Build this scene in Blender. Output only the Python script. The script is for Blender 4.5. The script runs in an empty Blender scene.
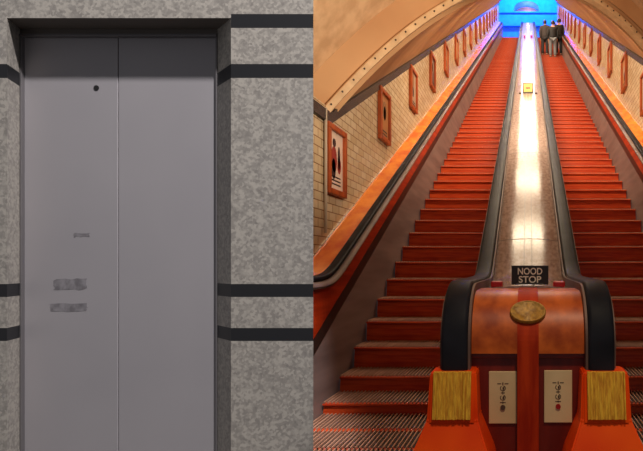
import bpy, bmesh, math, random
from mathutils import Vector, Matrix
random.seed(7)
sc = bpy.context.scene
C = sc.collection
PI = math.pi
# ---------------------------------------------------------------- camera model
F, PX, PY, CZ = 485.0, 528.0, 265.0, 1.18
SL = 281.0 / F                      # slope of the stairs (30 degrees)
HC = 3.36
def X_(x, Z): return (x - PX) * Z / F
def Z_(y, Z): return CZ + (PY - y) * Z / F
def nose(Y): return CZ - HC + SL * Y
ANG = math.atan(SL)

cam = bpy.data.cameras.new('camera'); co = bpy.data.objects.new('camera', cam); C.objects.link(co)
co.location = (0, 0, CZ); co.rotation_euler = (PI / 2, 0, 0)
cam.sensor_width = 36; cam.lens = F / 643 * 36
cam.shift_x = (321.5 - PX) / 643; cam.shift_y = (PY - 225.5) / 643
cam.clip_start = 0.05; cam.clip_end = 200
sc.camera = co
sc.view_settings.view_transform = 'Standard'; sc.view_settings.look = 'None'
sc.view_settings.gamma = 1; sc.view_settings.use_curve_mapping = False
sc.view_settings.exposure = 0.0

# ---------------------------------------------------------------- materials
def lin(c):
    return tuple(((v / 255) / 12.92 if v / 255 <= .04045 else ((v / 255 + .055) / 1.055) ** 2.4) for v in c) + (1,)
def newmat(name):
    m = bpy.data.materials.new(name); m.use_nodes = True
    nt = m.node_tree; b = nt.nodes['Principled BSDF']
    return m, nt, b
def noisemat(name, c1, c2, rough=.5, metal=0, scale=(8, 8, 8), detail=3, bump=0, spec=.5, rvar=0, coat=0):
    m, nt, b = newmat(name); N = nt.nodes; L = nt.links
    tc = N.new('ShaderNodeTexCoord'); mp = N.new('ShaderNodeMapping'); mp.inputs['Scale'].default_value = scale
    no = N.new('ShaderNodeTexNoise'); no.inputs['Scale'].default_value = 1; no.inputs['Detail'].default_value = detail
    cr = N.new('ShaderNodeValToRGB'); cr.color_ramp.elements[0].color = lin(c1); cr.color_ramp.elements[1].color = lin(c2)
    cr.color_ramp.elements[0].position = .35; cr.color_ramp.elements[1].position = .65
    L.new(tc.outputs['Object'], mp.inputs[0]); L.new(mp.outputs[0], no.inputs['Vector'])
    L.new(no.outputs['Fac'], cr.inputs[0]); L.new(cr.outputs[0], b.inputs['Base Color'])
    b.inputs['Roughness'].default_value = rough; b.inputs['Metallic'].default_value = metal
    b.inputs['Specular IOR Level'].default_value = spec
    if coat:
        b.inputs['Coat Weight'].default_value = coat; b.inputs['Coat Roughness'].default_value = .15
    if rvar:
        mr = N.new('ShaderNodeMapRange'); mr.inputs[3].default_value = rough - rvar; mr.inputs[4].default_value = rough + rvar
        L.new(no.outputs['Fac'], mr.inputs[0]); L.new(mr.outputs[0], b.inputs['Roughness'])
    if bump:
        bp = N.new('ShaderNodeBump'); bp.inputs['Strength'].default_value = bump; bp.inputs['Distance'].default_value = .02
        L.new(no.outputs['Fac'], bp.inputs['Height']); L.new(bp.outputs[0], b.inputs['Normal'])
    return m
def flat(name, c, rough=.6, metal=0):
    m, nt, b = newmat(name); b.inputs['Base Color'].default_value = lin(c)
    b.inputs['Roughness'].default_value = rough; b.inputs['Metallic'].default_value = metal
    return m

def granite_mat():
    m, nt, b = newmat('granite'); N = nt.nodes; L = nt.links
    tc = N.new('ShaderNodeTexCoord')
    vo = N.new('ShaderNodeTexVoronoi'); vo.inputs['Scale'].default_value = 95
    sep = N.new('ShaderNodeSeparateColor')
    no = N.new('ShaderNodeTexNoise'); no.inputs['Scale'].default_value = 34; no.inputs['Detail'].default_value = 5
    mix = N.new('ShaderNodeMath'); mix.operation = 'ADD'
    sc_ = N.new('ShaderNodeMath'); sc_.operation = 'MULTIPLY'; sc_.inputs[1].default_value = .55
    cr = N.new('ShaderNodeValToRGB'); e = cr.color_ramp.elements
    e[0].position = .30; e[0].color = lin((128, 122, 117)); e[1].position = 1.15 if False else 1.0; e[1].color = lin((172, 165, 156))
    k = e.new(.70); k.color = lin((148, 142, 135))
    L.new(tc.outputs['Object'], vo.inputs['Vector']); L.new(tc.outputs['Object'], no.inputs['Vector'])
    L.new(vo.outputs['Color'], sep.inputs[0]); L.new(sep.outputs[0], sc_.inputs[0])
    L.new(sc_.outputs[0], mix.inputs[0]); L.new(no.outputs['Fac'], mix.inputs[1])
    L.new(mix.outputs[0], cr.inputs[0]); L.new(cr.outputs[0], b.inputs['Base Color'])
    b.inputs['Roughness'].default_value = .45
    return m
def tile_mat():
    m, nt, b = newmat('glazed_tile'); N = nt.nodes; L = nt.links
    tc = N.new('ShaderNodeTexCoord'); sp = N.new('ShaderNodeSeparateXYZ'); cb = N.new('ShaderNodeCombineXYZ')
    br = N.new('ShaderNodeTexBrick')
    br.inputs['Color1'].default_value = lin((212, 192, 160)); br.inputs['Color2'].default_value = lin((192, 168, 132))
    br.inputs['Mortar'].default_value = lin((142, 110, 80)); br.inputs['Scale'].default_value = 1
    br.inputs['Mortar Size'].default_value = .005; br.inputs['Brick Width'].default_value = .16
    br.inputs['Row Height'].default_value = .08; br.offset = .5
    L.new(tc.outputs['Object'], sp.inputs[0]); L.new(sp.outputs[1], cb.inputs[0]); L.new(sp.outputs[2], cb.inputs[1])
    L.new(cb.outputs[0], br.inputs['Vector']); L.new(br.outputs['Color'], b.inputs['Base Color'])
    bp = N.new('ShaderNodeBump'); bp.inputs['Strength'].default_value = .5; bp.inputs['Distance'].default_value = .01; bp.invert = True
    L.new(br.outputs['Fac'], bp.inputs['Height']); L.new(bp.outputs[0], b.inputs['Normal'])
    b.inputs['Roughness'].default_value = .22
    return m
def door_mat():
    m, nt, b = newmat('brushed_steel_door'); N = nt.nodes; L = nt.links
    tc = N.new('ShaderNodeTexCoord')
    no = N.new('ShaderNodeTexNoise'); no.inputs['Scale'].default_value = 2.2; no.inputs['Detail'].default_value = 2
    cr = N.new('ShaderNodeValToRGB'); cr.color_ramp.elements[0].color = lin((150, 146, 150)); cr.color_ramp.elements[1].color = lin((162, 157, 160))
    L.new(tc.outputs['Object'], no.inputs['Vector']); L.new(no.outputs['Fac'], cr.inputs[0])
    L.new(cr.outputs[0], b.inputs['Base Color'])
    b.inputs['Roughness'].default_value = .55; b.inputs['Metallic'].default_value = .1
    return m

M = {}
M['granite'] = granite_mat()
M['black_stone'] = flat('black_stone', (30, 30, 33), .5)
M['door'] = door_mat()
M['stain'] = noisemat('adhesive_residue', (108, 104, 108), (140, 136, 140), .6, .1, (45, 45, 30), 4)
M['frame_steel'] = flat('frame_steel', (118, 114, 116), .4, .5)
M['header_steel_soffit_shade'] = flat('header_steel_soffit_shade', (104, 96, 90), .55, .1)
M['dark_gap'] = flat('dark_gap', (14, 13, 14), .8)
M['tile'] = tile_mat()
M['plaster'] = noisemat('mottled_plaster', (204, 164, 124), (228, 190, 148), .85, 0, (7, 7, 7), 6, .3)
M['vault_plaster'] = noisemat('vault_plaster', (158, 112, 70), (178, 132, 88), .7, 0, (2, 2, 2), 2, .1)
M['band_plaster'] = noisemat('arch_plaster', (190, 142, 98), (206, 160, 114), .75, 0, (1.5, 1.5, 1.5), 2)
M['rim'] = noisemat('rim_paint', (200, 164, 122), (222, 186, 142), .6, 0, (9, 9, 9), 3)
M['bolt'] = flat('dark_bolt', (58, 36, 24), .5, .3)
M['cornice'] = noisemat('dark_tile_cornice', (30, 30, 36), (50, 48, 52), .25, 0, (4, 4, 4), 2)
M['pipe'] = flat('pale_pipe', (178, 160, 138), .5)
M['riser'] = noisemat('red_varnished_step', (176, 46, 14), (210, 78, 28), .45, 0, (3, 30, 30), 3, 0, .3, .06)
M['tread'] = noisemat('worn_tread_slats', (158, 112, 90), (200, 154, 130), .6, 0, (60, 4, 60), 2)
M['tread_base'] = flat('dark_tread_base', (32, 9, 7), .7)
M['skirt'] = noisemat('grey_skirt', (118, 98, 94), (140, 118, 112), .5, .1, (1, 1, 8), 2)
M['dark_band'] = flat('dark_band', (44, 30, 26), .4)
M['red_wood'] = noisemat('red_varnished_wood', (132, 30, 10), (186, 58, 18), .3, 0, (14, 1.2, 14), 3, 0, .5, 0, .4)
M['drum_wood'] = noisemat('brown_varnished_wood', (150, 58, 14), (204, 98, 34), .4, 0, (9, 2.5, 9), 4, 0, .3)
M['strap_wood'] = noisemat('red_strap_wood', (150, 34, 8), (186, 56, 16), .6, 0, (20, 3, 3), 3, 0, .15)
M['panel_wood'] = noisemat('dark_red_panel', (92, 18, 10), (124, 30, 14), .4, 0, (12, 12, 2), 3)
M['orange_wood'] = noisemat('orange_varnished_deck', (226, 98, 8), (250, 146, 30), .22, 0, (8, 1.4, 8), 3, 0, .5, 0, .5)
M['moulding'] = noisemat('steel_moulding', (96, 76, 68), (122, 98, 88), .5, .05, (3, 3, 3), 2, 0, .15)
M['rubber'] = noisemat('black_rubber', (26, 26, 31), (38, 38, 45), .5, 0, (4, 4, 4), 2, 0, .07)
M['deck_steel'] = noisemat('brushed_steel_deck', (138, 116, 106), (168, 150, 142), .19, .0, (30, .9, 30), 3, 0, .22, .02)
M['seam'] = flat('dark_seam', (92, 84, 82), .4, .6)
M['orange_paint'] = noisemat('orange_guard', (228, 62, 0), (246, 84, 4), .6, 0, (3, 3, 3), 2, 0, .15)
M['brush'] = noisemat('yellow_brush', (206, 138, 30), (244, 190, 54), .8, 0, (90, 90, 3), 3, .6)
M['brass'] = noisemat('brass_plaque', (140, 98, 30), (186, 138, 52), .5, .1, (40, 40, 40), 3, .3)
M['ivory'] = noisemat('ivory_plate', (208, 178, 132), (222, 194, 148), .5, 0, (5, 5, 5), 2)
M['mark_dark'] = flat('dark_mark', (82, 58, 44), .6)
M['mark_red'] = flat('red_mark', (160, 18, 16), .5)
M['sign_black'] = flat('sign_black', (34, 28, 24), .5)
M['sign_white'] = flat('sign_lettering', (240, 226, 200), .5)
M['grey_strip'] = flat('grey_strip', (168, 160, 150), .5)
M['button_red'] = flat('red_button', (206, 24, 26), .35)
M['yellow_plate'] = flat('yellow_plate', (214, 178, 92), .5)
M['frame_wood'] = noisemat('poster_frame_wood', (134, 56, 22), (180, 84, 36), .35, 0, (10, 10, 2), 3)
M['floor'] = noisemat('dark_floor', (70, 46, 38), (92, 64, 52), .5, 0, (5, 5, 5), 3)
M['lobby_floor'] = noisemat('grey_lobby_floor', (110, 106, 102), (130, 126, 122), .5, 0, (9, 9, 9), 3)
M['blue_wall'] = noisemat('blue_painted_wall', (70, 150, 235), (84, 166, 245), .6, 0, (3, 3, 3), 2)
M['tan'] = noisemat('tan_niche', (176, 140, 116), (196, 160, 134), .8, 0, (3, 3, 3), 2)
M['skin'] = flat('skin', (200, 150, 122), .5)
M['hair'] = flat('dark_hair', (34, 26, 24), .6)

# ---------------------------------------------------------------- mesh helpers
def link(name, bm, mats, parent=None, smooth=False, autosm=None):
    bmesh.ops.recalc_face_normals(bm, faces=bm.faces[:])
    me = bpy.data.meshes.new(name); bm.to_mesh(me); bm.free()
    if not isinstance(mats, (list, tuple)): mats = [mats]
    for m in mats: me.materials.append(m)
    if smooth:
        for p in me.polygons: p.use_smooth = True
        if autosm: me.set_sharp_from_angle(angle=math.radians(autosm))
    o = bpy.data.objects.new(name, me); C.objects.link(o)
    if parent: o.parent = parent
    return o
def tag(o, label=None, cat=None, group=None, kind=None):
    if label: o['label'] = label
    if cat: o['category'] = cat
    if group: o['group'] = group
    if kind: o['kind'] = kind
    return o
def empty(name, loc, label, cat, group=None):
    o = bpy.data.objects.new(name, None); C.objects.link(o); o.location = loc; o.empty_display_size = .1
    return tag(o, label, cat, group)
def box(bm, x0, x1, y0, y1, z0, z1, mi=0, bev=0):
    vs = [bm.verts.new((x, y, z)) for x in (x0, x1) for y in (y0, y1) for z in (z0, z1)]
    fs = [(0, 1, 3, 2), (4, 6, 7, 5), (0, 4, 5, 1), (2, 3, 7, 6), (0, 2, 6, 4), (1, 5, 7, 3)]
    faces = [bm.faces.new([vs[i] for i in f]) for f in fs]
    for f in faces: f.material_index = mi
    if bev:
        es = list({e for f in faces for e in f.edges})
        r = bmesh.ops.bevel(bm, geom=es, offset=bev, segments=2, affect='EDGES', profile=.5)
        for f in r['faces']: f.material_index = mi
    return vs
def loft(bm, rings, closed=True, caps=True, mi=0):
    R = [[bm.verts.new(p) for p in r] for r in rings]
    n = len(R[0])
    for a, b in zip(R, R[1:]):
        for i in range(n if closed else n - 1):
            f = bm.faces.new((a[i], a[(i + 1) % n], b[(i + 1) % n], b[i])); f.material_index = mi
    if caps and closed:
        for r in (R[0], R[-1]):
            f = bm.faces.new(r); f.material_index = mi
    return R
def path_normals(path):
    out = []
    for i in range(len(path)):
        a = path[max(i - 1, 0)]; b = path[min(i + 1, len(path) - 1)]
        if 0 < i < len(path) - 1:
            t1 = Vector((path[i][0] - a[0], path[i][1] - a[1])).normalized(); t2 = Vector((b[0] - path[i][0], b[1] - path[i][1])).normalized()
            t = (t1 + t2).normalized(); k = 1 / max(.5, t.dot(t1))
        else:
            t = Vector((b[0] - a[0], b[1] - a[1])).normalized(); k = 1
        out.append((Vector((-t.y, t.x)) * k))     # left of travel
    return out
def sweep(path, section, xo=0, mats=None, mi=0, bm=None):
    """path in (Y,z) travelling towards +Y at the start (left normal = up); section (x, n)."""
    bm = bm or bmesh.new()
    ns = path_normals(path)
    loft(bm, [[(xo + sx, p[0] + n.x * sn, p[1] + n.y * sn) for sx, sn in section] for p, n in zip(path, ns)], mi=mi)
    return bm
def rrect(x0, x1, n0, n1, r, seg=4):
    pts = []
    for cx, cy, a0 in ((x1 - r, n1 - r, 0), (x0 + r, n1 - r, 90), (x0 + r, n0 + r, 180), (x1 - r, n0 + r, 270)):
        for k in range(seg + 1):
            a = math.radians(a0 + 90 * k / seg); pts.append((cx + r * math.cos(a), cy + r * math.sin(a)))
    return pts
def disc(bm, cx, cz, rx, rz, y, th, seg=20, mi=0):
    a = [(cx + rx * math.cos(2 * PI * k / seg), y, cz + rz * math.sin(2 * PI * k / seg)) for k in range(seg)]
    b = [(p[0], y - th, p[2]) for p in a]
    loft(bm, [a, b], mi=mi)

# ================================================================ LIFT LOBBY
ZW, ZD = 2.1, 2.2                # wall face, door face
def build_lift_wall():
    bm = bmesh.new()
    zt = Z_(18, ZW)
    ys = [(520, None)]
    rows = [(-320, 14, 0), (14, 28, 1), (28, 64, 0), (64, 78, 1), (78, 284, 0), (284, 297, 1), (297, 328, 0), (328, 341, 1), (341, 560, 0)]
    def zz(y): return max(-.001, Z_(y, ZW))
    def quad(p, q, r, s, mi):
        f = bm.faces.new([bm.verts.new(v) for v in (p, q, r, s)]); f.material_index = mi
    xl0, xl1, xr0, xr1 = X_(-420, ZW), X_(7, ZW), X_(231, ZW), X_(313.3, ZW)
    jl, jr = X_(20, ZD), X_(217.5, ZD)
    topz = zz(-320)
    # left strip, right strip and jambs
    for y0, y1, mi in rows:
        z1, z0 = zz(y0), zz(y1)
        if z1 <= z0: continue
        # right strip
        quad((xr0, ZW, z0), (xr1, ZW, z0), (xr1, ZW, z1), (xr0, ZW, z1), mi)
        # mitred right end
        quad((xr1, ZW, z0), (xr1 - .16, ZW + .14, z0), (xr1 - .16, ZW + .14, z1), (xr1, ZW, z1), mi)
        ml = mi if y0 > 30 else 0
        quad((xl0, ZW, z0), (xl1, ZW, z0), (xl1, ZW, z1), (xl0, ZW, z1), ml)
        if y1 > 18:
            a, b = min(z1, zt), z0
            quad((xl1, ZW, b), (jl, ZD, b), (jl, ZD, a), (xl1, ZW, a), ml)
            quad((xr0, ZW, b), (jr, ZD, b), (jr, ZD, a), (xr0, ZW, a), mi if y0 > 30 else 0)
    # lintel above the opening, soffit
    quad((xl1, ZW, zt), (xr0, ZW, zt), (xr0, ZW, topz), (xl1, ZW, topz), 0)
    quad((xl1, ZW, zt), (xr0, ZW, zt), (jr, ZD, zt), (jl, ZD, zt), 2)  # granite soffit in the darker header tone: its shade is put into the colour
    # back and top
    bk = ZW + .14
    quad((xl0, bk, 0), (jl, bk, 0), (jl, bk, topz), (xl0, bk, topz), 0)
    quad((jl, bk, zt), (jr, bk, zt), (jr, bk, topz), (jl, bk, topz), 0)
    quad((jr, bk, 0), (xr1 - .16, bk, 0), (xr1 - .16, bk, topz), (jr, bk, topz), 0)
    quad((jl, ZD, 0), (jl, bk, 0), (jl, bk, zt), (jl, ZD, zt), 0)
    quad((jr, ZD, 0), (jr, bk, 0), (jr, bk, zt), (jr, ZD, zt), 0)
    quad((jl, ZD, zt), (jl, bk, zt), (jr, bk, zt), (jr, ZD, zt), 2)
    quad((xl0, ZW, topz), (xr1, ZW, topz), (xr1 - .16, bk, topz), (xl0, bk, topz), 0)
    quad((xl0, ZW, 0), (xl0, bk, 0), (xl0, bk, topz), (xl0, ZW, topz), 0)
    bmesh.ops.remove_doubles(bm, verts=bm.verts[:], dist=1e-4)
    o = link('wall_left', bm, [M['granite'], M['black_stone'], M['header_steel_soffit_shade']])
    return tag(o, 'speckled grey granite wall with black stripes around the elevator', 'wall', None, 'structure')
build_lift_wall()

el = empty('elevator_door', (X_(118.5, ZD), ZD, 0), 'grey steel two-panel sliding elevator door set in granite wall', 'elevator door')
def build_elevator():
    ex, ey = el.location.x, el.location.y
    dt = Z_(36, ZD)
    ZP = ZD + .012; l0, l1, r0, r1 = X_(21.5, ZP) - ex, X_(117.7, ZP) - ex, X_(118.6, ZP) - ex, X_(216.5, ZP) - ex
    bm = bmesh.new(); box(bm, l0, l1, .012, .05, .01, dt, 0, .002); lp = link('door_panel', bm, M['door'], el)
    bm = bmesh.new(); box(bm, r0, r1, .012, .05, .01, dt, 0, .002); link('door_panel', bm, M['door'], el)
    # keyhole
    bm = bmesh.new(); disc(bm, X_(96.5, ZP) - ex, Z_(87, ZD), .012, .012, .013, .003); k = link('lock_hole', bm, M['dark_gap'], lp)
    k.name = 'lock_hole'; k['label'] = 'small dark round lock hole'
    # glue residue on left panel (irregular marks a fraction of a millimetre thick)
    for (a, b, c, d) in ((54, 86, 279, 289.5), (50, 87, 303, 311.5), (74, 90, 233, 237)):
        bm = bmesh.new()
        n = 26; rng = random.Random(a * b); ring = []
        x0, x1, z0, z1 = X_(a, ZP) - ex, X_(b, ZP) - ex, Z_(d, ZP), Z_(c, ZP)
        for i in range(n):
            t = i / n * 4; s = t % 1
            p = [(x0 + (x1 - x0) * s, z0), (x1, z0 + (z1 - z0) * s), (x1 + (x0 - x1) * s, z1), (x0, z1 + (z0 - z1) * s)][int(t)]
            ring.append((p[0] + rng.uniform(-.006, .006), p[1] + rng.uniform(-.004, .004)))
        loft(bm, [[(p[0], .0125, p[1]) for p in ring], [(p[0], .0113, p[1]) for p in ring]])
        s_ = link('sticker_residue', bm, M['stain'], lp); s_['label'] = 'dark sticker residue smudge'
    # frame
    bm = bmesh.new()
    box(bm, X_(20.2, ZD) - ex, X_(217.3, ZD) - ex, 0, .05, dt + .004, Z_(18, ZW) + .0)
    link('header_panel', bm, M['header_steel_soffit_shade'], el)
    bm = bmesh.new(); box(bm, X_(20.2, ZD) - ex, X_(217.3, ZD) - ex, -.008, .012, dt - .004, dt + .008, 0, .002)
    link('header_trim', bm, M['frame_steel'], el)
    for (a, b) in ((20.2, 22.0), (215.8, 217.3)):
        bm = bmesh.new(); box(bm, X_(a, ZD) - ex, X_(b, ZD) - ex, -.004, .05, 0, dt + .004, 0, .002)
        link('door_frame', bm, M['frame_steel'], el)
    bm = bmesh.new(); box(bm, l0 - .01, r1 + .01, .051, .055, 0, dt + .02); link('backing', bm, M['dark_gap'], el)
    bm = bmesh.new(); box(bm, l0, r1, -.06, .05, -.005, .008); link('sill', bm, M['frame_steel'], el)
build_elevator()
bm = bmesh.new(); box(bm, -4.2, 3.2, -1.5, 2.66, -.12, -.006); tag(link('floor', bm, M['lobby_floor']), 'grey landing floor', 'floor', None, 'structure')

# ================================================================ SHAFT
WX = 1.87                          # inner face of the tiled walls
YE = 31.0                          # where the stairs reach the upper landing
def Yring(X, s=.6): return 4.55 + s * (X + WX)
TOPL = nose(YE)
for side, nm in ((-1, 'wall_west'), (1, 'wall_east')):
    bm = bmesh.new()
    y0s = [2.45, Yring(side * WX)] if side < 0 else [2.45, Yring(WX)]
    pts = []
    rings = []
    for y in (2.45, y0s[1], YE + .4):
        zt = nose(max(y, y0s[1])) + 2.2; zb = min(-.1, 0) if y < 5 else nose(y) - .8
        x0, x1 = side * WX, side * (WX + .16)
        rings.append([(x0, y, zb), (x1, y, zb), (x1, y, zt), (x0, y, zt)])
    loft(bm, rings)
    tag(link(nm, bm, M['tile']), 'cream tiled shaft wall on the ' + ('left' if side < 0 else 'right'), 'wall', None, 'structure')
    # cornice: level then climbing
    bm = bmesh.new(); rings = []
    for y in (2.45, y0s[1] - .02, y0s[1] + .02, YE + .3):
        b = nose(max(y, y0s[1]))
        x0, x1 = side * (WX - .03), side * (WX - .002)
        rings.append([(x0, y, b + 2.05), (x1, y, b + 2.04), (x1, y, b + 2.165), (x0, y, b + 2.15)])
    loft(bm, rings)
    tag(link('trim_1' if side < 0 else 'trim_2', bm, M['cornice']), 'dark glazed cornice strip on the ' + ('left' if side < 0 else 'right') + ' tiled wall', 'trim', None, 'structure')

# vault over the stairs
def vault_h(X): return .345 * X * X
NS = 40
xs = [-1.90 + 3.8 * i / NS for i in range(NS + 1)]
bm = bmesh.new()
def vring(k):
    out = []
    for X in xs:
        y = [Yring(X), 10, 17, 24, YE + .3][k]
        out.append((X, y, nose(y) + HC - vault_h(X)))
    return out
R0 = [vring(k) for k in range(5)]
loft(bm, R0, closed=False)
R1 = [[(p[0] * 1.05, p[1], p[2] + .12) for p in r] for r in R0]
loft(bm, R1, closed=False)
tag(link('ceiling', bm, M['vault_plaster'], None, True), 'tan barrel vault over the escalators', 'ceiling', None, 'structure')
# arch face between the rim and the lower hall vault
def out_h(X): return -.38 + .308 * X * X
xo = [-2.06 + 4.12 * i / NS for i in range(NS + 1)]
def rimp(X, dw=0, dy=0):
    y = Yring(X); return (X, y + dy, nose(y) + HC - vault_h(X) + dw)
def outp(X, dy=0, dw=0):
    y = Yring(X); return (X, y + dy, nose(y) + HC - out_h(X) + dw)
bm = bmesh.new()
loft(bm, [[rimp(X) for X in xs], [outp(X) for X in xo], [outp(X, .12) for X in xo], [rimp(X, 0, .12) for X in xs]], closed=False)
tag(link('wall_arch', bm, M['band_plaster'], None, True, 40), 'smooth tan arch face at the foot of the stairs', 'wall', None, 'structure')
# rim moulding with bolts
bm = bmesh.new(); rings = []
for X in xs:
    p = Vector(rimp(X)); t = Vector((1, .6, .6 * SL - .69 * X)).normalized()
    fwd = Vector((.51, -.857, 0)); up = fwd.cross(t); up = up if up.z > 0 else -up
    rings.append([tuple(p + fwd * a + up * b) for a, b in ((-.03, -.012), (.05, -.012), (.055, 0), (.055, .05), (.045, .06), (-.03, .06))])
loft(bm, rings)
rim = tag(link('trim_3', bm, M['rim'], None, True, 40), 'pale bolted flange around the arch', 'trim', None, 'structure')
bolt_me = None
for i in range(44):
    X = -1.84 + 3.68 * i / 43
    p = Vector(rimp(X)); t = Vector((1, .6, .6 * SL - .69 * X)).normalized()
    fwd = Vector((.51, -.857, 0)); up = fwd.cross(t); up = up if up.z > 0 else -up
    c = p + fwd * .056 + up * .027
    if bolt_me is None:
        b = bmesh.new(); bmesh.ops.create_cone(b, cap_ends=True, segments=6, radius1=.012, radius2=.009, depth=.014)
        bolt_me = bpy.data.meshes.new('bolt'); b.to_mesh(bolt_me); b.free(); bolt_me.materials.append(M['bolt'])
    o = bpy.data.objects.new('bolt', bolt_me); C.objects.link(o); o.parent = rim
    o.location = c; o.rotation_mode = 'QUATERNION'; o.rotation_quaternion = fwd.to_track_quat('Z', 'Y')
# plaster vault of the lower hall
bm = bmesh.new(); rings = []
for k in range(9):
    t = k / 8
    ring = []
    for X in xo:
        a = Vector(outp(X)); b = Vector((X * 1.02, 2.40, 4.25 - .36 * X * X))
        ring.append(tuple(a.lerp(b, t)))
    rings.append(ring)
loft(bm, rings, closed=False)
up2 = [[(p[0] * 1.04, p[1], p[2] + .15) for p in r] for r in rings]
loft(bm, up2, closed=False)
tag(link('ceiling_hall', bm, M['plaster'], None, True), 'mottled tan plaster vault above the lower landing', 'ceiling', None, 'structure')
# corner pipe
bm = bmesh.new()
yc = Yring(-WX) - .12
loft(bm, [[(-WX + .022 + .014 * math.cos(a * PI / 6), yc + .014 * math.sin(a * PI / 6), z) for a in range(12)] for z in (1.47, nose(4.55) + 2.16)])
tag(link('conduit_pipe', bm, M['pipe'], None, True, 40), 'thin pale vertical pipe in the left wall corner below the arch', 'pipe')

# ---------------------------------------------------------------- upper landing
bm = bmesh.new(); box(bm, -2.4, 2.4, YE + .35, 36, TOPL - .2, TOPL); tag(link('floor_upper', bm, M['floor']), 'upper landing floor', 'floor', None, 'structure')
ZEn = 35.0
bm = bmesh.new()
zs, za = Z_(12, ZEn), Z_(1, ZEn); xa0, xa1 = X_(513, ZEn), X_(540, ZEn)
n = 16
arch = [(xa0 + (xa1 - xa0) * i / n, zs + (za - zs) * math.sqrt(max(0, 1 - (2 * i / n - 1) ** 2)) ** .8) for i in range(n + 1)]
zt = 23.5
def q(*p):
    bm.faces.new([bm.verts.new(v) for v in p])
q((-2.6, ZEn, TOPL), (2.6, ZEn, TOPL), (2.6, ZEn, zs), (-2.6, ZEn, zs))
q((-2.6, ZEn, zs), (xa0, ZEn, zs), (xa0, ZEn, zt), (-2.6, ZEn, zt))
q((xa1, ZEn, zs), (2.6, ZEn, zs), (2.6, ZEn, zt), (xa1, ZEn, zt))
for a, b in zip(arch, arch[1:]):
    q((a[0], ZEn, a[1]), (b[0], ZEn, b[1]), (b[0], ZEn, zt), (a[0], ZEn, zt))
    q((a[0], ZEn, a[1]), (b[0], ZEn, b[1]), (b[0], ZEn + .8, b[1]), (a[0], ZEn + .8, a[1]))
q((xa0, ZEn, zs), (xa1, ZEn, zs), (xa1, ZEn + .8, zs), (xa0, ZEn + .8, zs))
tag(link('wall_end', bm, M['blue_wall']), 'blue-lit end wall with an arched niche above the upper landing', 'wall', None, 'structure')
bm = bmesh.new(); box(bm, xa0 - .2, xa1 + .2, ZEn + .8, ZEn + .9, zs - .2, zt); tag(link('wall_niche', bm, M['tan']), 'tan back of the arched niche', 'wall', None, 'structure')
bm = bmesh.new(); box(bm, -2.6, 2.6, ZEn - .25, ZEn - .002, Z_(27.5, ZEn), Z_(25.5, ZEn)); tag(link('trim_4', bm, M['blue_wall']), 'ledge across the blue end wall', 'trim', None, 'structure')
bm = bmesh.new(); box(bm, -2.6, 2.6, ZEn - .12, ZEn - .002, Z_(13.5, ZEn), Z_(12.2, ZEn)); tag(link('trim_5', bm, M['blue_wall']), 'sill below the arched niche', 'trim', None, 'structure')
for s, nm in ((-1, 'wall_landing_west'), (1, 'wall_landing_east')):
    bm = bmesh.new(); box(bm, min(s * 2.4, s * 2.6), max(s * 2.4, s * 2.6), YE + .35, ZEn, TOPL, zt)
    tag(link(nm, bm, M['blue_wall']), 'side wall of the upper landing on the ' + ('left' if s < 0 else 'right'), 'wall', None, 'structure')
bm = bmesh.new(); box(bm, -2.6, 2.6, YE + .35, ZEn, zt, zt + .15); tag(link('ceiling_upper', bm, M['blue_wall']), 'ceiling of the upper landing', 'ceiling', None, 'structure')

# ================================================================ ESCALATORS
T, Z0 = .345, 4.50
SI, SO = .445, 1.615              # inner and outer end of the steps
def step_height(n):
    if n >= -1: return nose(Z0 + n * T) + (.008 if n == -1 else 0)
    return {-2: .104, -3: .012}.get(n, 0.0)
LV = .16
def B(Y):                          # base line of the balustrades: level, then climbing, then level at the top
    s = .05; d = (nose(Y) - LV) / s
    v = LV + (s * math.log1p(math.exp(d)) if d < 40 else d * s)
    return min(v, TOPL + .05)
YS = [2.7, 3.0, 3.3, 3.5, 3.65] + [3.72 + .05 * i for i in range(12)] + [4.45, 5, 6, 8, 10, 14, 18, 22, 26, 29, YE, YE + .35]

W = SO - SI
bm = bmesh.new()                   # riser with rounded nosing, origin at nosing centre
prof = [(0.0, -.012), (.003, -.004), (.010, 0.0), (.04, -.004), (.04, -.03), (.022, -.045), (.020, -.14), (.012, -.205), (.0, -.225), (.015, -.235), (.05, -.235), (.05, -.26), (0.0, -.26)]
prof = [(0.0, -.020), (.003, -.016), (.010, -.0135), (.045, -.0135), (.045, -.24), (.020, -.24), (.008, -.21), (.004, -.17), (.010, -.11), (.020, -.05), (.020, -.034), (.0, -.030)]
loft(bm, [[(x, p[0], p[1]) for p in prof] for x in (-W / 2, W / 2)])
riser_o = link('step', bm, M['riser'], None, True, 35)
bm = bmesh.new()
box(bm, -W / 2, W / 2, .046, T + .016, -.03, -.013, 1)
nc = 39
for i in range(nc):
    x = -W / 2 + .012 + (W - .024) * i / (nc - 1)
    box(bm, x - .0045, x + .0045, .002, T + .016, -.0129, .0, 0)
tread_o = link('tread', bm, [M['tread'], M['tread_base']])
tread_o.parent = riser_o
used = [False]
def add_step(parent, x, y, z):
    if not used[0]:
        r, t = riser_o, tread_o; used[0] = True
    else:
        r = riser_o.copy(); C.objects.link(r); t = tread_o.copy(); C.objects.link(t); t.parent = r
    r.parent = parent; r.location = (x, y, z)
def B2(Y): return min(max(nose(Y), -.30), TOPL + .05)
def vsweep(sec, low=()):           # section (x, w) along the balustrade base line; 'low' points keep to the stair slope
    bm = bmesh.new()
    loft(bm, [[(x, Y, (B2(Y) if i in low else B(Y)) + w) for i, (x, w) in enumerate(sec)] for Y in YS])
    return bm
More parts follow.
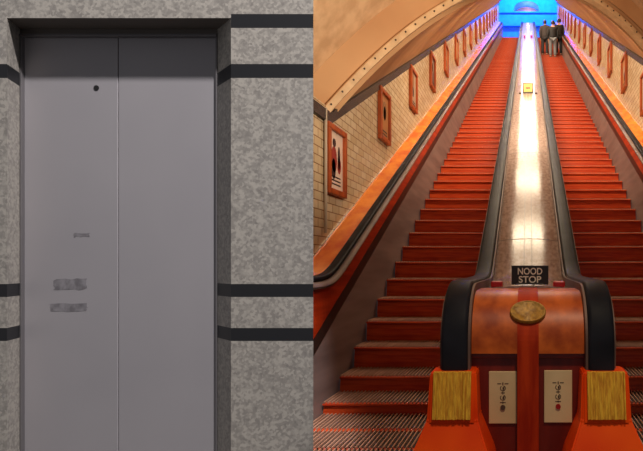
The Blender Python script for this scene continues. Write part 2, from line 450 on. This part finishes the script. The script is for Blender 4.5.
for s, lab in ((-1, 'orange-red wooden-stepped escalator left of the silver divider, empty'), (1, 'orange-red wooden-stepped escalator right of the silver divider, carrying three people')):
    cx = s * (SI + SO) / 2
    e = empty('escalator', (0, 0, 0), lab, 'escalator', 'the two wooden escalators')
    for n in range(-5, 77):
        y = Z0 + n * T
        add_step(e, cx, y, step_height(n))
    m = lambda sec: [(s * a, b) for a, b in sec]
    link('skirt_panel', vsweep(m([(1.625, -.9), (1.70, -.9), (1.70, .555), (1.625, .555)]), (0, 1, 2, 3)), M['skirt'], e)
    link('dark_band', vsweep(m([(1.618, .556), (1.70, .556), (1.70, .690), (1.618, .690)]), (0, 1, 2, 3)), M['dark_band'], e)
    link('side_panel', vsweep(m([(1.612, .691), (1.70, .691), (1.70, .832), (1.626, .832)]), (0, 1)), M['red_wood'], e)
    link('moulding', vsweep(m([(1.606, .833), (1.72, .833), (1.72, .885), (1.640, .885), (1.612, .868), (1.600, .85)])), M['moulding'], e, True, 40)
    hp = [(Y, B(Y) + .905) for Y in YS]
    link('handrail', sweep(hp, [(s * a, b) for a, b in rrect(1.632, 1.716, -.018, .026, .018)]), M['rubber'], e, True, 40)
    link('deck_board', vsweep(m([(1.718, .84), (WX - .004, .84), (WX - .004, .985), (1.85, .985), (1.718, .90)])), M['orange_wood'], e)
    # floor plate with comb at the foot
    bm = bmesh.new(); box(bm, min(s * SI, s * SO), max(s * SI, s * SO), 2.67, 2.762, -.05, .004)
    for i in range(38):
        x = s * (SI + .03 + (W - .06) * i / 37); box(bm, x - .005, x + .005, 2.761, 2.80, -.004, .006)
    link('comb_plate', bm, M['moulding'], e)

# ================================================================ CENTRE DIVIDER
dv = empty('escalator_divider', (0, 2.9, 0), 'silver and wood divider with black handrails between the two escalators', 'escalator divider')
def P(o):                          # parts are built in world coordinates, then hung on the divider
    o.parent = dv; o.matrix_parent_inverse = Matrix.Translation((0, -2.9, 0)); return o
RT = .905
lvl = LV + RT
YC, RR = 2.76, .30
def newel_path(off, zend, top=True, r=RR):
    """from floor end up over the drum and up the stairs; offset inward by off"""
    path = [(YC - r + off, z) for z in [zend + (lvl - r - zend) * i / 4 for i in range(4)]]
    for i in range(17):
        a = PI - (PI / 2) * i / 16
        path.append((YC + (r - off) * math.cos(a), lvl - r + (r - off) * math.sin(a)))
    return path
def climb(off, y0, y1=YE + .3):
    return [(y, B(y) + RT - off) for y in [3.0, 3.3, 3.5, 3.65] + [3.72 + .05 * i for i in range(12)] + [4.45, 5, 6, 8, 10, 14, 18, 22, 26, 29, YE, YE + .3] if y0 <= y <= y1]
for s in (-1, 1):
    path = newel_path(0, .60) + climb(0, 2.8)
    sec = [(s * a, b) for a, b in rrect(.305, .438, -.02, .03, .022)]
    P(link('handrail', sweep(path, sec), M['rubber'], None, True, 40))
    pth = newel_path(0, .60) + climb(0, 2.8)       # steel track below / beside the rail
    sec = [(s * a, b) for a, b in ((.292, -.05), (.449, -.05), (.449, -.021), (.304, -.021), (.304, .012), (.292, .012))]
    P(link('rail_track', sweep(pth, sec), M['moulding'], None))
    # side cladding under the rail
    bm = bmesh.new()
    ys = [2.62, 2.8] + [y for y in YS if y > 2.8]
    rings = []
    for y in ys:
        top = B(y) + RT - .055 if y > 2.75 else lvl - .10
        zb = -.004 if y < 3.6 else B(y) - .7
        rings.append([(s * .36, y, zb), (s * .437, y, zb), (s * .437, y, top), (s * .36, y, top)])
    loft(bm, rings); P(link('side_panel', bm, M['skirt']))
# deck
path = climb(.03, 3.0)
sec = [(-.291, -.03), (.291, -.03), (.291, -.012), (.20, .006), (.10, .014), (.0, .0165), (-.10, .014), (-.20, .006), (-.291, -.012)]
P(link('deck', sweep(path, sec), M['deck_steel'], None, True, 50))
for x in (-.035, .035):
    sec = [(x - .004, .012), (x + .004, .012), (x + .004, .0205), (x - .004, .0205)]
    P(link('deck_strip', sweep(path, sec), M['seam'], None))
yj = 4.7
while yj < 30:
    zc = B(yj) + RT - .03
    bm = bmesh.new()
    sec = [(-.288, -.010), (.288, -.010), (.288, -.0095), (.20, .0085), (.10, .0165), (0, .019), (-.10, .0165), (-.20, .0085), (-.288, -.0095)]
    d = .006
    P(link('deck_joint', sweep([(yj, zc), (yj + d, zc + d * SL)], sec), M['seam'], None))
    yj += 2.4
# drum
path = newel_path(.028, .725) + [(2.9, lvl - .028), (3.02, lvl - .028)]
P(link('newel_drum', sweep(path, [(-.29, -.035), (.29, -.035), (.29, 0), (-.29, 0)]), M['drum_wood'], None, True, 50))
path = [(YC - RR + .028, z) for z in (0, .2, .4, .55)] + newel_path(.028, .6)[1:] + [(2.9, lvl - .028), (3.0, lvl - .028)]
P(link('centre_strap', sweep(path, [(-.055, -.02), (.055, -.02), (.055, .004), (-.055, .004)]), M['strap_wood']))
bm = bmesh.new(); box(bm, -.30, .30, 2.53, 2.57, 0, .76); P(link('front_panel', bm, M['panel_wood']))
bm = bmesh.new(); box(bm, -.30, .30, 2.50, 2.535, .70, .735, 0, .005); P(link('drum_edge', bm, M['panel_wood']))
# brass oval on the strap / drum front
aa = math.radians(180 - 37)
oc = Vector((0, YC + (RR - .016) * math.cos(aa), lvl - RR + (RR - .016) * math.sin(aa)))
nrm = Vector((0, math.cos(aa), math.sin(aa)))
bm = bmesh.new()
tz = Vector((0, math.sin(aa), -math.cos(aa)))
tz = Vector((0, -nrm.z, nrm.y)); tz = tz if tz.z > 0 else -tz
rings = []
for k, (sc_, h) in enumerate(((1, -.012), (1, .006), (.95, .011), (.90, .011), (.86, .008), (.02, .010))):
    rings.append([tuple(oc + Vector((1, 0, 0)) * (.094 * sc_ * math.cos(2 * PI * i / 32)) + tz * (.066 * sc_ * math.sin(2 * PI * i / 32)) + nrm * h) for i in range(32)])
loft(bm, rings); pl = P(link('plaque', bm, M['brass'], None, True, 50)); pl['label'] = 'oval brass maker plaque'
# ivory key-switch plates
for s, (a, b, t, c) in ((-1, (489, 517, 371, 423)), (1, (544, 572, 370, 422))):
    yf = 2.53
    x0, x1, z1, z0 = X_(a, yf), X_(b, yf), Z_(t, yf), Z_(c, yf)
    bm = bmesh.new(); box(bm, x0, x1, yf - .012, yf - .0005, z0, z1, 0, .003); pt = P(link('switch_plate', bm, M['ivory'])); pt['label'] = 'ivory switch plate, ' + ('left' if s < 0 else 'right') + ' of the strap'
    cx, w, h = (x0 + x1) / 2, x1 - x0, z1 - z0
    y = yf - .0125
    def onto(bm, nm, m):
        o = link(nm, bm, m, pt); o.matrix_parent_inverse = pt.matrix_world.inverted(); return o
    bm = bmesh.new()
    for (u0, u1, v0, v1) in ((-.20, -.06, .76, .775), (.06, .20, .76, .775), (-.02, .02, .74, .79), (-.07, .07, .585, .60), (-.012, .012, .56, .62), (-.10, .10, .40, .415), (-.012, .012, .385, .43)):
        box(bm, cx + u0 * w, cx + u1 * w, y - .001, y + .001, z0 + v0 * h, z0 + v1 * h)
    for vc in (.68, .50):
        for k in range(14):
            if k in (3, 4): continue
            a0, a1 = 2 * PI * k / 14, 2 * PI * (k + .8) / 14
            ro, ri = .015, .011
            vs = [(cx + r * math.cos(a_), yy, z0 + vc * h + r * math.sin(a_)) for yy in (y - .001, y + .001) for r, a_ in ((ro, a0), (ro, a1), (ri, a1), (ri, a0))]
            v = [bm.verts.new(p) for p in vs]
            for f in ((0, 1, 2, 3), (4, 5, 6, 7), (0, 1, 5, 4), (1, 2, 6, 5), (2, 3, 7, 6), (3, 0, 4, 7)): bm.faces.new([v[i] for i in f])
        disc(bm, cx + .003, z0 + vc * h, .005, .008, y, .002, 10)
    onto(bm, 'switch_marks', M['mark_dark'])
    bm = bmesh.new()
    disc(bm, cx, z0 + .315 * h, .013, .013, y + .001, .008, 16)
    kb = onto(bm, 'push_button', M['mark_red'] if s > 0 else M['mark_dark']); kb['label'] = ('small red' if s > 0 else 'small dark') + ' button'
# orange handrail guards with yellow brushes
for s in (-1, 1):
    cx = s * .376 + .006
    bm = bmesh.new()
    def rg(z, hw, y0, y1, sh=0): return [(cx - hw + sh, y0, z), (cx + hw + sh, y0, z), (cx + hw + sh, y1, z), (cx - hw + sh, y1, z)]
    yt, yb = 2.40, 2.24
    loft(bm, [rg(0, .255, 2.17, 2.66), rg(.25, .195, 2.275, 2.64), rg(.42, .125, 2.365, 2.60), rg(.64, .115, 2.395, 2.56), rg(.65, .108, 2.40, 2.55)])
    es = [e for e in bm.edges]
    bmesh.ops.bevel(bm, geom=es, offset=.008, segments=2, affect='EDGES')
    g = P(link('handrail_guard', bm, M['orange_paint'], None)); g['label'] = 'orange handrail entry guard'
    bm = bmesh.new()      # brush surround + brush
    def onto2(bm, nm, m):
        o = link(nm, bm, m, g); o.matrix_parent_inverse = g.matrix_world.inverted(); return o
    loft(bm, [[(cx - .105, 2.388, .645), (cx + .105, 2.388, .645), (cx + .105, 2.42, .645), (cx - .105, 2.42, .645)],
              [(cx - .108, 2.352, .415), (cx + .108, 2.352, .415), (cx + .108, 2.40, .415), (cx - .108, 2.40, .415)]])
    onto2(bm, 'brush_surround', M['panel_wood'] if False else M['orange_paint'])
    bm = bmesh.new()
    nb = 26
    for i in range(nb):
        u0, u1 = i / nb, (i + .93) / nb
        dy = random.uniform(-.006, .004)
        a0, a1 = cx - .092 + .184 * u0, cx - .092 + .184 * u1
        loft(bm, [[(a0, 2.372 + dy, .655), (a1, 2.372 + dy, .655), (a1, 2.395, .655), (a0, 2.395, .655)],
                  [(a0, 2.337 + dy, .435), (a1, 2.337 + dy, .435), (a1, 2.37, .435), (a0, 2.37, .435)]])
    br = onto2(bm, 'brush', M['brush']); br['label'] = 'yellow bristle brush'
# yellow plate on the deck, red stop buttons
yy = 10.95
bm = bmesh.new(); nn = Vector((0, -math.sin(ANG), math.cos(ANG)))
zc = B(yy) + RT - .03 + .02
def tilt_box(bm, cx, hw, hl, y, z, n0, n1, mi=0):
    rings = []
    for n_ in (n0, n1):
        rings.append([tuple(Vector((cx + a * hw, y, z)) + Vector((0, math.cos(ANG), math.sin(ANG))) * (b * hl) + nn * n_) for a, b in ((-1, -1), (1, -1), (1, 1), (-1, 1))])
    loft(bm, rings, mi=mi)
box(bm, -.118, .118, yy, yy + .04, zc - .02, zc + .235, 0, .006)
yp = P(link('deck_notice', bm, M['sign_black'], None)); yp['label'] = 'small upright yellow notice plate with dark border'
bm = bmesh.new(); box(bm, -.095, .095, yy - .006, yy - .0005, zc + .03, zc + .21)
o = link('notice_face', bm, M['yellow_plate'], yp); o.matrix_parent_inverse = yp.matrix_world.inverted()
bm = bmesh.new(); box(bm, -.05, .05, yy - .009, yy - .0065, zc + .10, zc + .13)
o = link('notice_mark', bm, M['mark_dark'], yp); o.matrix_parent_inverse = yp.matrix_world.inverted()
for s in (-1, 1):
    bm = bmesh.new(); tilt_box(bm, s * .18, .025, .05, yy, zc, -.012, .02); P(link('deck_stud', bm, M['mark_dark']))
    bm = bmesh.new(); box(bm, s * .20 - .038, s * .20 + .038, 3.10, 3.16, lvl - .03, lvl + .012, 0, .01)
    b_ = P(link('stop_button', bm, M['button_red'])); b_['label'] = 'red emergency push button beside the sign'
    bm = bmesh.new(); tilt_box(bm, s * .16, .05, .12, 22.3, B(22.3) + RT, -.02, .10); P(link('upper_stop_button', bm, M['mark_red']))

# NOOD STOP sign
sy = 3.06
sg = empty('emergency_stop_sign', (0, sy, lvl - .0088), 'black NOOD STOP sign with white letters standing on the divider above the wooden drum', 'sign')
x0, x1, z1, z0 = X_(511.5, sy), X_(548.5, sy), Z_(265.5, sy), Z_(287, sy)
zb = sg.location.z
bm = bmesh.new(); box(bm, x0, x1, 0, .02, 0.0, z1 - zb, 0, .003); bo = link('sign_board', bm, M['sign_black'], sg)
def text(body, cx, z, hgt, width, y, m, parent):
    cu = bpy.data.curves.new('t', 'FONT'); cu.body = body; cu.align_x = 'CENTER'; cu.size = 1; cu.extrude = .004; cu.offset = .018
    ob = bpy.data.objects.new('t', cu); C.objects.link(ob); bpy.context.view_layer.update()
    me = bpy.data.meshes.new_from_object(ob.evaluated_get(bpy.context.evaluated_depsgraph_get()))
    bpy.data.objects.remove(ob); bpy.data.curves.remove(cu)
    xs_ = [v.co.x for v in me.vertices]; zs_ = [v.co.y for v in me.vertices]
    sx, sz = width / (max(xs_) - min(xs_)), hgt / (max(zs_) - min(zs_)); mx, mz = (max(xs_) + min(xs_)) / 2, min(zs_)
    for v in me.vertices: v.co = ((v.co.x - mx) * sx + cx, y - v.co.z * .5, (v.co.y - mz) * sz + z)
    me.materials.clear(); me.materials.append(m)
    o = bpy.data.objects.new('lettering', me); C.objects.link(o); o.parent = parent
    return o
tx = (x0 + x1) / 2
text('NOOD', tx, Z_(274.6, sy) - zb, 6.8 * sy / F, 24.5 * sy / F, -.001, M['sign_white'], sg)
text('STOP', tx, Z_(282.8, sy) - zb, 6.8 * sy / F, 22.5 * sy / F, -.001, M['sign_white'], sg)
bm = bmesh.new(); box(bm, X_(516.5, sy), X_(543.5, sy), -.004, -.0005, max(.002, Z_(287, sy) - zb), Z_(283.9, sy) - zb); link('sign_strip', bm, M['grey_strip'], sg)

# ================================================================ FRAMED POSTERS
FW, FH, FT = .44, .66, .05
ORD = ['first', 'second', 'third', 'fourth', 'fifth', 'sixth', 'seventh', 'eighth', 'ninth', 'tenth', 'eleventh', 'twelfth', 'thirteenth', 'fourteenth', 'fifteenth', 'sixteenth', 'seventeenth']
pal = [(166, 140, 120), (176, 120, 76), (120, 62, 38), (158, 140, 124), (136, 92, 58), (100, 78, 72), (180, 150, 110)]
def frame_mesh():
    bm = bmesh.new(); b = .055
    # local: x out of the wall, y along, z up; origin at bottom centre of the back
    for (a0, a1, c0, c1) in ((-FW / 2, FW / 2, 0, b), (-FW / 2, FW / 2, FH - b, FH), (-FW / 2, -FW / 2 + b, b, FH - b), (FW / 2 - b, FW / 2, b, FH - b)):
        box(bm, 0, FT, a0, a1, c0, c1, 0, .006)
    return bm
fo = link('frame', frame_mesh(), M['frame_wood'])
first = [True]
def poster(side, Y, i, rng):
    w = 1.65
    x = side * WX
    lab0 = 'wooden poster frame on the %s tiled wall, %s from the bottom' % ('left' if side < 0 else 'right', ORD[i])
    if side < 0 and i == 0: lab0 = 'red wooden frame with pale poster of dark figures, lowest on left tiled wall'
    if side < 0 and i == 1: lab0 = 'second wooden poster frame up the left tiled wall, just above the lowest'
    f = empty('picture_frame', (x, Y, nose(Y) + w - FH / 2), lab0, 'framed poster', 'framed posters on the %s wall' % ('left' if side < 0 else 'right'))
    f.rotation_euler = (0, 0, 0 if side < 0 else PI)
    if first[0]: fr = fo; first[0] = False
    else: fr = fo.copy(); C.objects.link(fr)
    fr.parent = f
    bm = bmesh.new(); iw, ih = FW / 2 - .054, (.054, FH - .054)
    box(bm, .004, .022, -iw, iw, ih[0], ih[1], 0)
    def blob(cy, cz, ry, rz, mi, n=12):
        a = [(.0222, cy + ry * math.cos(2 * PI * k / n), cz + rz * math.sin(2 * PI * k / n)) for k in range(n)]
        loft(bm, [a, [(.0235, p[1], p[2]) for p in a]], mi=mi)
    if side < 0 and i == 0:
        base, c1, c2 = (222, 196, 178), (52, 30, 32), (146, 44, 38)
        blob(-.045, .50, .04, .042, 1); blob(-.05, .34, .07, .13, 2); blob(-.06, .25, .05, .10, 1); blob(.07, .37, .03, .12, 1); blob(.075, .30, .045, .08, 2)
        for k in range(3): box(bm, .0222, .0235, -.12, .11, .10 + .035 * k, .114 + .035 * k, 1)
    else:
        base = pal[rng.randrange(len(pal))]; c1 = (60, 40, 34); c2 = pal[rng.randrange(len(pal))]
        blob(rng.uniform(-.05, .05), rng.uniform(.35, .5), .08, .12, 2); blob(rng.uniform(-.05, .05), rng.uniform(.25, .45), .05, .09, 1)
        for k in range(2): box(bm, .0222, .0235, -.12, .12, .09 + .04 * k, .108 + .04 * k, 1)
    link('poster', bm, [flat('poster_paper', base, .35), flat('poster_ink', c1, .5), flat('poster_colour', c2, .5)], f)
rng = random.Random(3)
for i in range(16): poster(-1, 4.67 + 1.575 * i, i, rng)
for i in range(14): poster(1, 7.68 + 1.63 * i, i, rng)

# ================================================================ PEOPLE
def skin(name, pts, edges, mat, parent, root=0, sub=1):
    bm = bmesh.new(); vs = [bm.verts.new(p[:3]) for p in pts]
    for a, b in edges: bm.edges.new((vs[a], vs[b]))
    me = bpy.data.meshes.new(name); bm.to_mesh(me); bm.free()
    o = bpy.data.objects.new(name, me); C.objects.link(o)
    md = o.modifiers.new('Skin', 'SKIN'); md.use_smooth_shade = True
    lay = me.skin_vertices[0] if me.skin_vertices else None
    if lay is None:
        bpy.context.view_layer.objects.active = o; lay = me.skin_vertices[0]
    for i, p in enumerate(pts):
        r = p[3]; lay.data[i].radius = r if isinstance(r, tuple) else (r, r); lay.data[i].use_root = (i == root)
    sb = o.modifiers.new('Sub', 'SUBSURF'); sb.levels = sub; sb.render_levels = sub
    bpy.context.view_layer.update()
    m2 = bpy.data.meshes.new_from_object(o.evaluated_get(bpy.context.evaluated_depsgraph_get()))
    o.modifiers.clear(); o.data = m2; m2.materials.clear(); m2.materials.append(mat)
    for p in m2.polygons: p.use_smooth = True
    if parent: o.parent = parent
    return o
def person(loc, h, label, jc, tc, turn=0, armbend=.05, hood=False, hairc='hair'):
    k = h / 1.75
    r = empty('person', loc, label, 'person', 'people near the top of the right escalator'); r.rotation_euler = (0, 0, turn); r.scale = (k, k, k)
    # facing +Y (away up the stairs)
    pts = [(0, 0, .95, (.14, .10)), (0, .0, 1.12, (.13, .095)), (0, -.01, 1.30, (.16, .11)), (0, -.02, 1.43, (.12, .085)), (0, -.005, 1.50, .052), (0, .01, 1.56, .055), (0, .02, 1.63, (.078, .095)), (0, .01, 1.71, (.06, .075)), (0, .115, 1.62, .014)]
    ed = [(0, 1), (1, 2), (2, 3), (3, 4), (4, 5), (5, 6), (6, 7), (6, 8)]
    hands = []
    for s in (-1, 1):
        b = len(pts)
        pts += [(s * .17, -.015, 1.42, .058), (s * .215, -.03, 1.15, .045), (s * .20, armbend, .92, .036), (s * .20, armbend + .03, .85, (.02, .036))]
        ed += [(3, b), (b, b + 1), (b + 1, b + 2), (b + 2, b + 3)]
        for q_ in range(4):
            c = len(pts); L = (.075, .085, .08, .06)[q_]
            pts += [(s * .20, armbend + .005 + .018 * q_, .80, .008), (s * .19, armbend + .005 + .018 * q_, .80 - L, .007)]
            ed += [(b + 3, c), (c, c + 1)]
        c = len(pts); pts += [(s * .185, armbend + .075, .83, .009), (s * .18, armbend + .085, .79, .008)]; ed += [(b + 3, c), (c, c + 1)]
        b = len(pts)
        pts += [(s * .09, 0, .88, .088), (s * .10, .015, .50, .058), (s * .105, -.01, .10, .042), (s * .105, -.01, .05, .042), (s * .11, .10, .035, (.045, .032)), (s * .115, .16, .03, (.04, .024))]
        ed += [(0, b), (b, b + 1), (b + 1, b + 2), (b + 2, b + 3), (b + 3, b + 4), (b + 4, b + 5)]
    skin('body', pts, ed, M['skin'], r)
    # jacket
    jp = [(0, 0, .86, (.185, .14)), (0, 0, 1.0, (.18, .135)), (0, -.01, 1.30, (.20, .145)), (0, -.02, 1.44, (.145, .11)), (0, -.01, 1.50, (.075, .075))]
    je = [(0, 1), (1, 2), (2, 3), (3, 4)]
    for s in (-1, 1):
        b = len(jp); jp += [(s * .18, -.015, 1.41, .08), (s * .235, -.03, 1.15, .066), (s * .21, armbend, .92, .054)]
        je += [(3, b), (b, b + 1), (b + 1, b + 2)]
    if hood: jp += [(0, -.08, 1.50, (.10, .06))]; je += [(3, len(jp) - 1)]
    skin('jacket', jp, je, flat('jacket_cloth', jc, .8), r)
    tp = [(0, 0, .93, (.165, .125))]; te = []
    for s in (-1, 1):
        b = len(tp); tp += [(s * .095, 0, .84, .108), (s * .105, .015, .50, .085), (s * .11, -.01, .09, .072)]
        te += [(0, b), (b, b + 1), (b + 1, b + 2)]
    skin('trousers', tp, te, flat('trouser_cloth', tc, .8), r)
    bm = bmesh.new(); bmesh.ops.create_icosphere(bm, subdivisions=3, radius=1)
    for v in bm.verts:
        v.co = Vector((v.co.x * .098, v.co.y * .112 - .005, v.co.z * .12 + 1.655))
    bmesh.ops.delete(bm, geom=[v for v in bm.verts if v.co.z < 1.56 or (v.co.y > .045 and v.co.z < 1.70)], context='VERTS')
    link('hair', bm, M[hairc], r, True)
    # face details
    bm = bmesh.new()
    for s in (-1, 1):
        bmesh.ops.create_uvsphere(bm, u_segments=8, v_segments=6, radius=.012, matrix=Matrix.Translation((s * .03, .098, 1.645)))
    link('eyes', bm, M['dark_gap'], r, True)
    for s in (-1, 1):
        bm = bmesh.new(); box(bm, s * .11 - .05, s * .11 + .05, -.07, .19, .0, .075, 0, .018); link('shoe', bm, M['hair'], r)
    return r
def on_step(Yapprox):
    n = round((Yapprox - Z0) / T); return Z0 + n * T + .17, step_height(n) + .002
for (px, Yp, h, lab, jc, tc, tr, hood) in (
    (544.8, 23.1, 1.70, 'person in dark brown-grey hooded coat, leftmost of three standing on the right escalator', (54, 46, 46), (36, 32, 36), -.15, True),
    (552.8, 22.3, 1.74, 'person in black jacket and light grey trousers, middle of three on the right escalator', (30, 30, 34), (118, 120, 126), 0, False),
    (558.8, 23.1, 1.76, 'person dressed all in black, rightmost of three standing on the right escalator', (24, 22, 26), (26, 26, 32), .1, False)):
    y, z = on_step(Yp); person((X_(px, y), y, z), h, lab, jc, tc, tr, .06, hood)

# ================================================================ LIGHT
def point(name, loc, col, power, rad=.12):
    l = bpy.data.lights.new(name, 'POINT'); l.color = col; l.energy = power; l.shadow_soft_size = rad
    o = bpy.data.objects.new(name, l); C.objects.link(o); o.location = loc; return o
WARM = (1.0, .79, .54)
def panel(name, loc, col, power):
    l = bpy.data.lights.new(name, 'AREA'); l.shape = 'RECTANGLE'; l.size = 1.25; l.size_y = .34; l.color = col; l.energy = power
    o = bpy.data.objects.new(name, l); C.objects.link(o); o.location = loc; o.rotation_euler = (ANG, 0, 0); return o
for k in range(10):
    y = 7.1 + 2.42 * k
    panel('vault_lamp', (0, y, nose(y) + 3.05), WARM, 112)

for x in (-1.0, 1.0):
    l = panel('landing_lamp_blue', (x, 32.4, 21.2), (.015, .28, 1.0), 400); l.rotation_euler = (math.radians(62), 0, 0)
point('niche_fill', (0, 35.35, 19.8), (1, .66, .45), 16, .1)  # added light without a fixture, brings out the tan of the niche
def spot(name, loc, tgt, col, power, ang, blend, rad):
    l = bpy.data.lights.new(name, 'SPOT'); l.color = col; l.energy = power; l.spot_size = math.radians(ang); l.spot_blend = blend; l.shadow_soft_size = rad
    o = bpy.data.objects.new(name, l); C.objects.link(o); o.location = loc
    o.rotation_euler = (Vector(tgt) - Vector(loc)).to_track_quat('-Z', 'Y').to_euler(); return o
spot('lobby_lamp', (1.5, -.3, 7.0), (-1.95, 2.1, 1.40), (1, .965, .955), 2950, 24, .2, .16)
spot('newel_fill', (.6, .2, 4.6), (.1, 2.5, .5), WARM, 330, 24, .7, .2)  # added fill spot that brightens the newel and guards, no fixture there
spot('arch_fill', (.9, 2.7, 3.0), (-1.5, 3.9, 3.6), (1, .84, .64), 330, 80, .6, .1)  # unseen fill spot added to lighten the hall plaster on the left
spot('arch_fill', (-.6, 3.2, 3.5), (1.5, 6.2, 4.7), (1, .84, .64), 260, 70, .6, .1)  # second added fill, lightens the plaster right of the arch
w = bpy.data.worlds.new('world'); sc.world = w; w.use_nodes = True
w.node_tree.nodes['Background'].inputs[0].default_value = (.95, .95, 1, 1); w.node_tree.nodes['Background'].inputs[1].default_value = .16
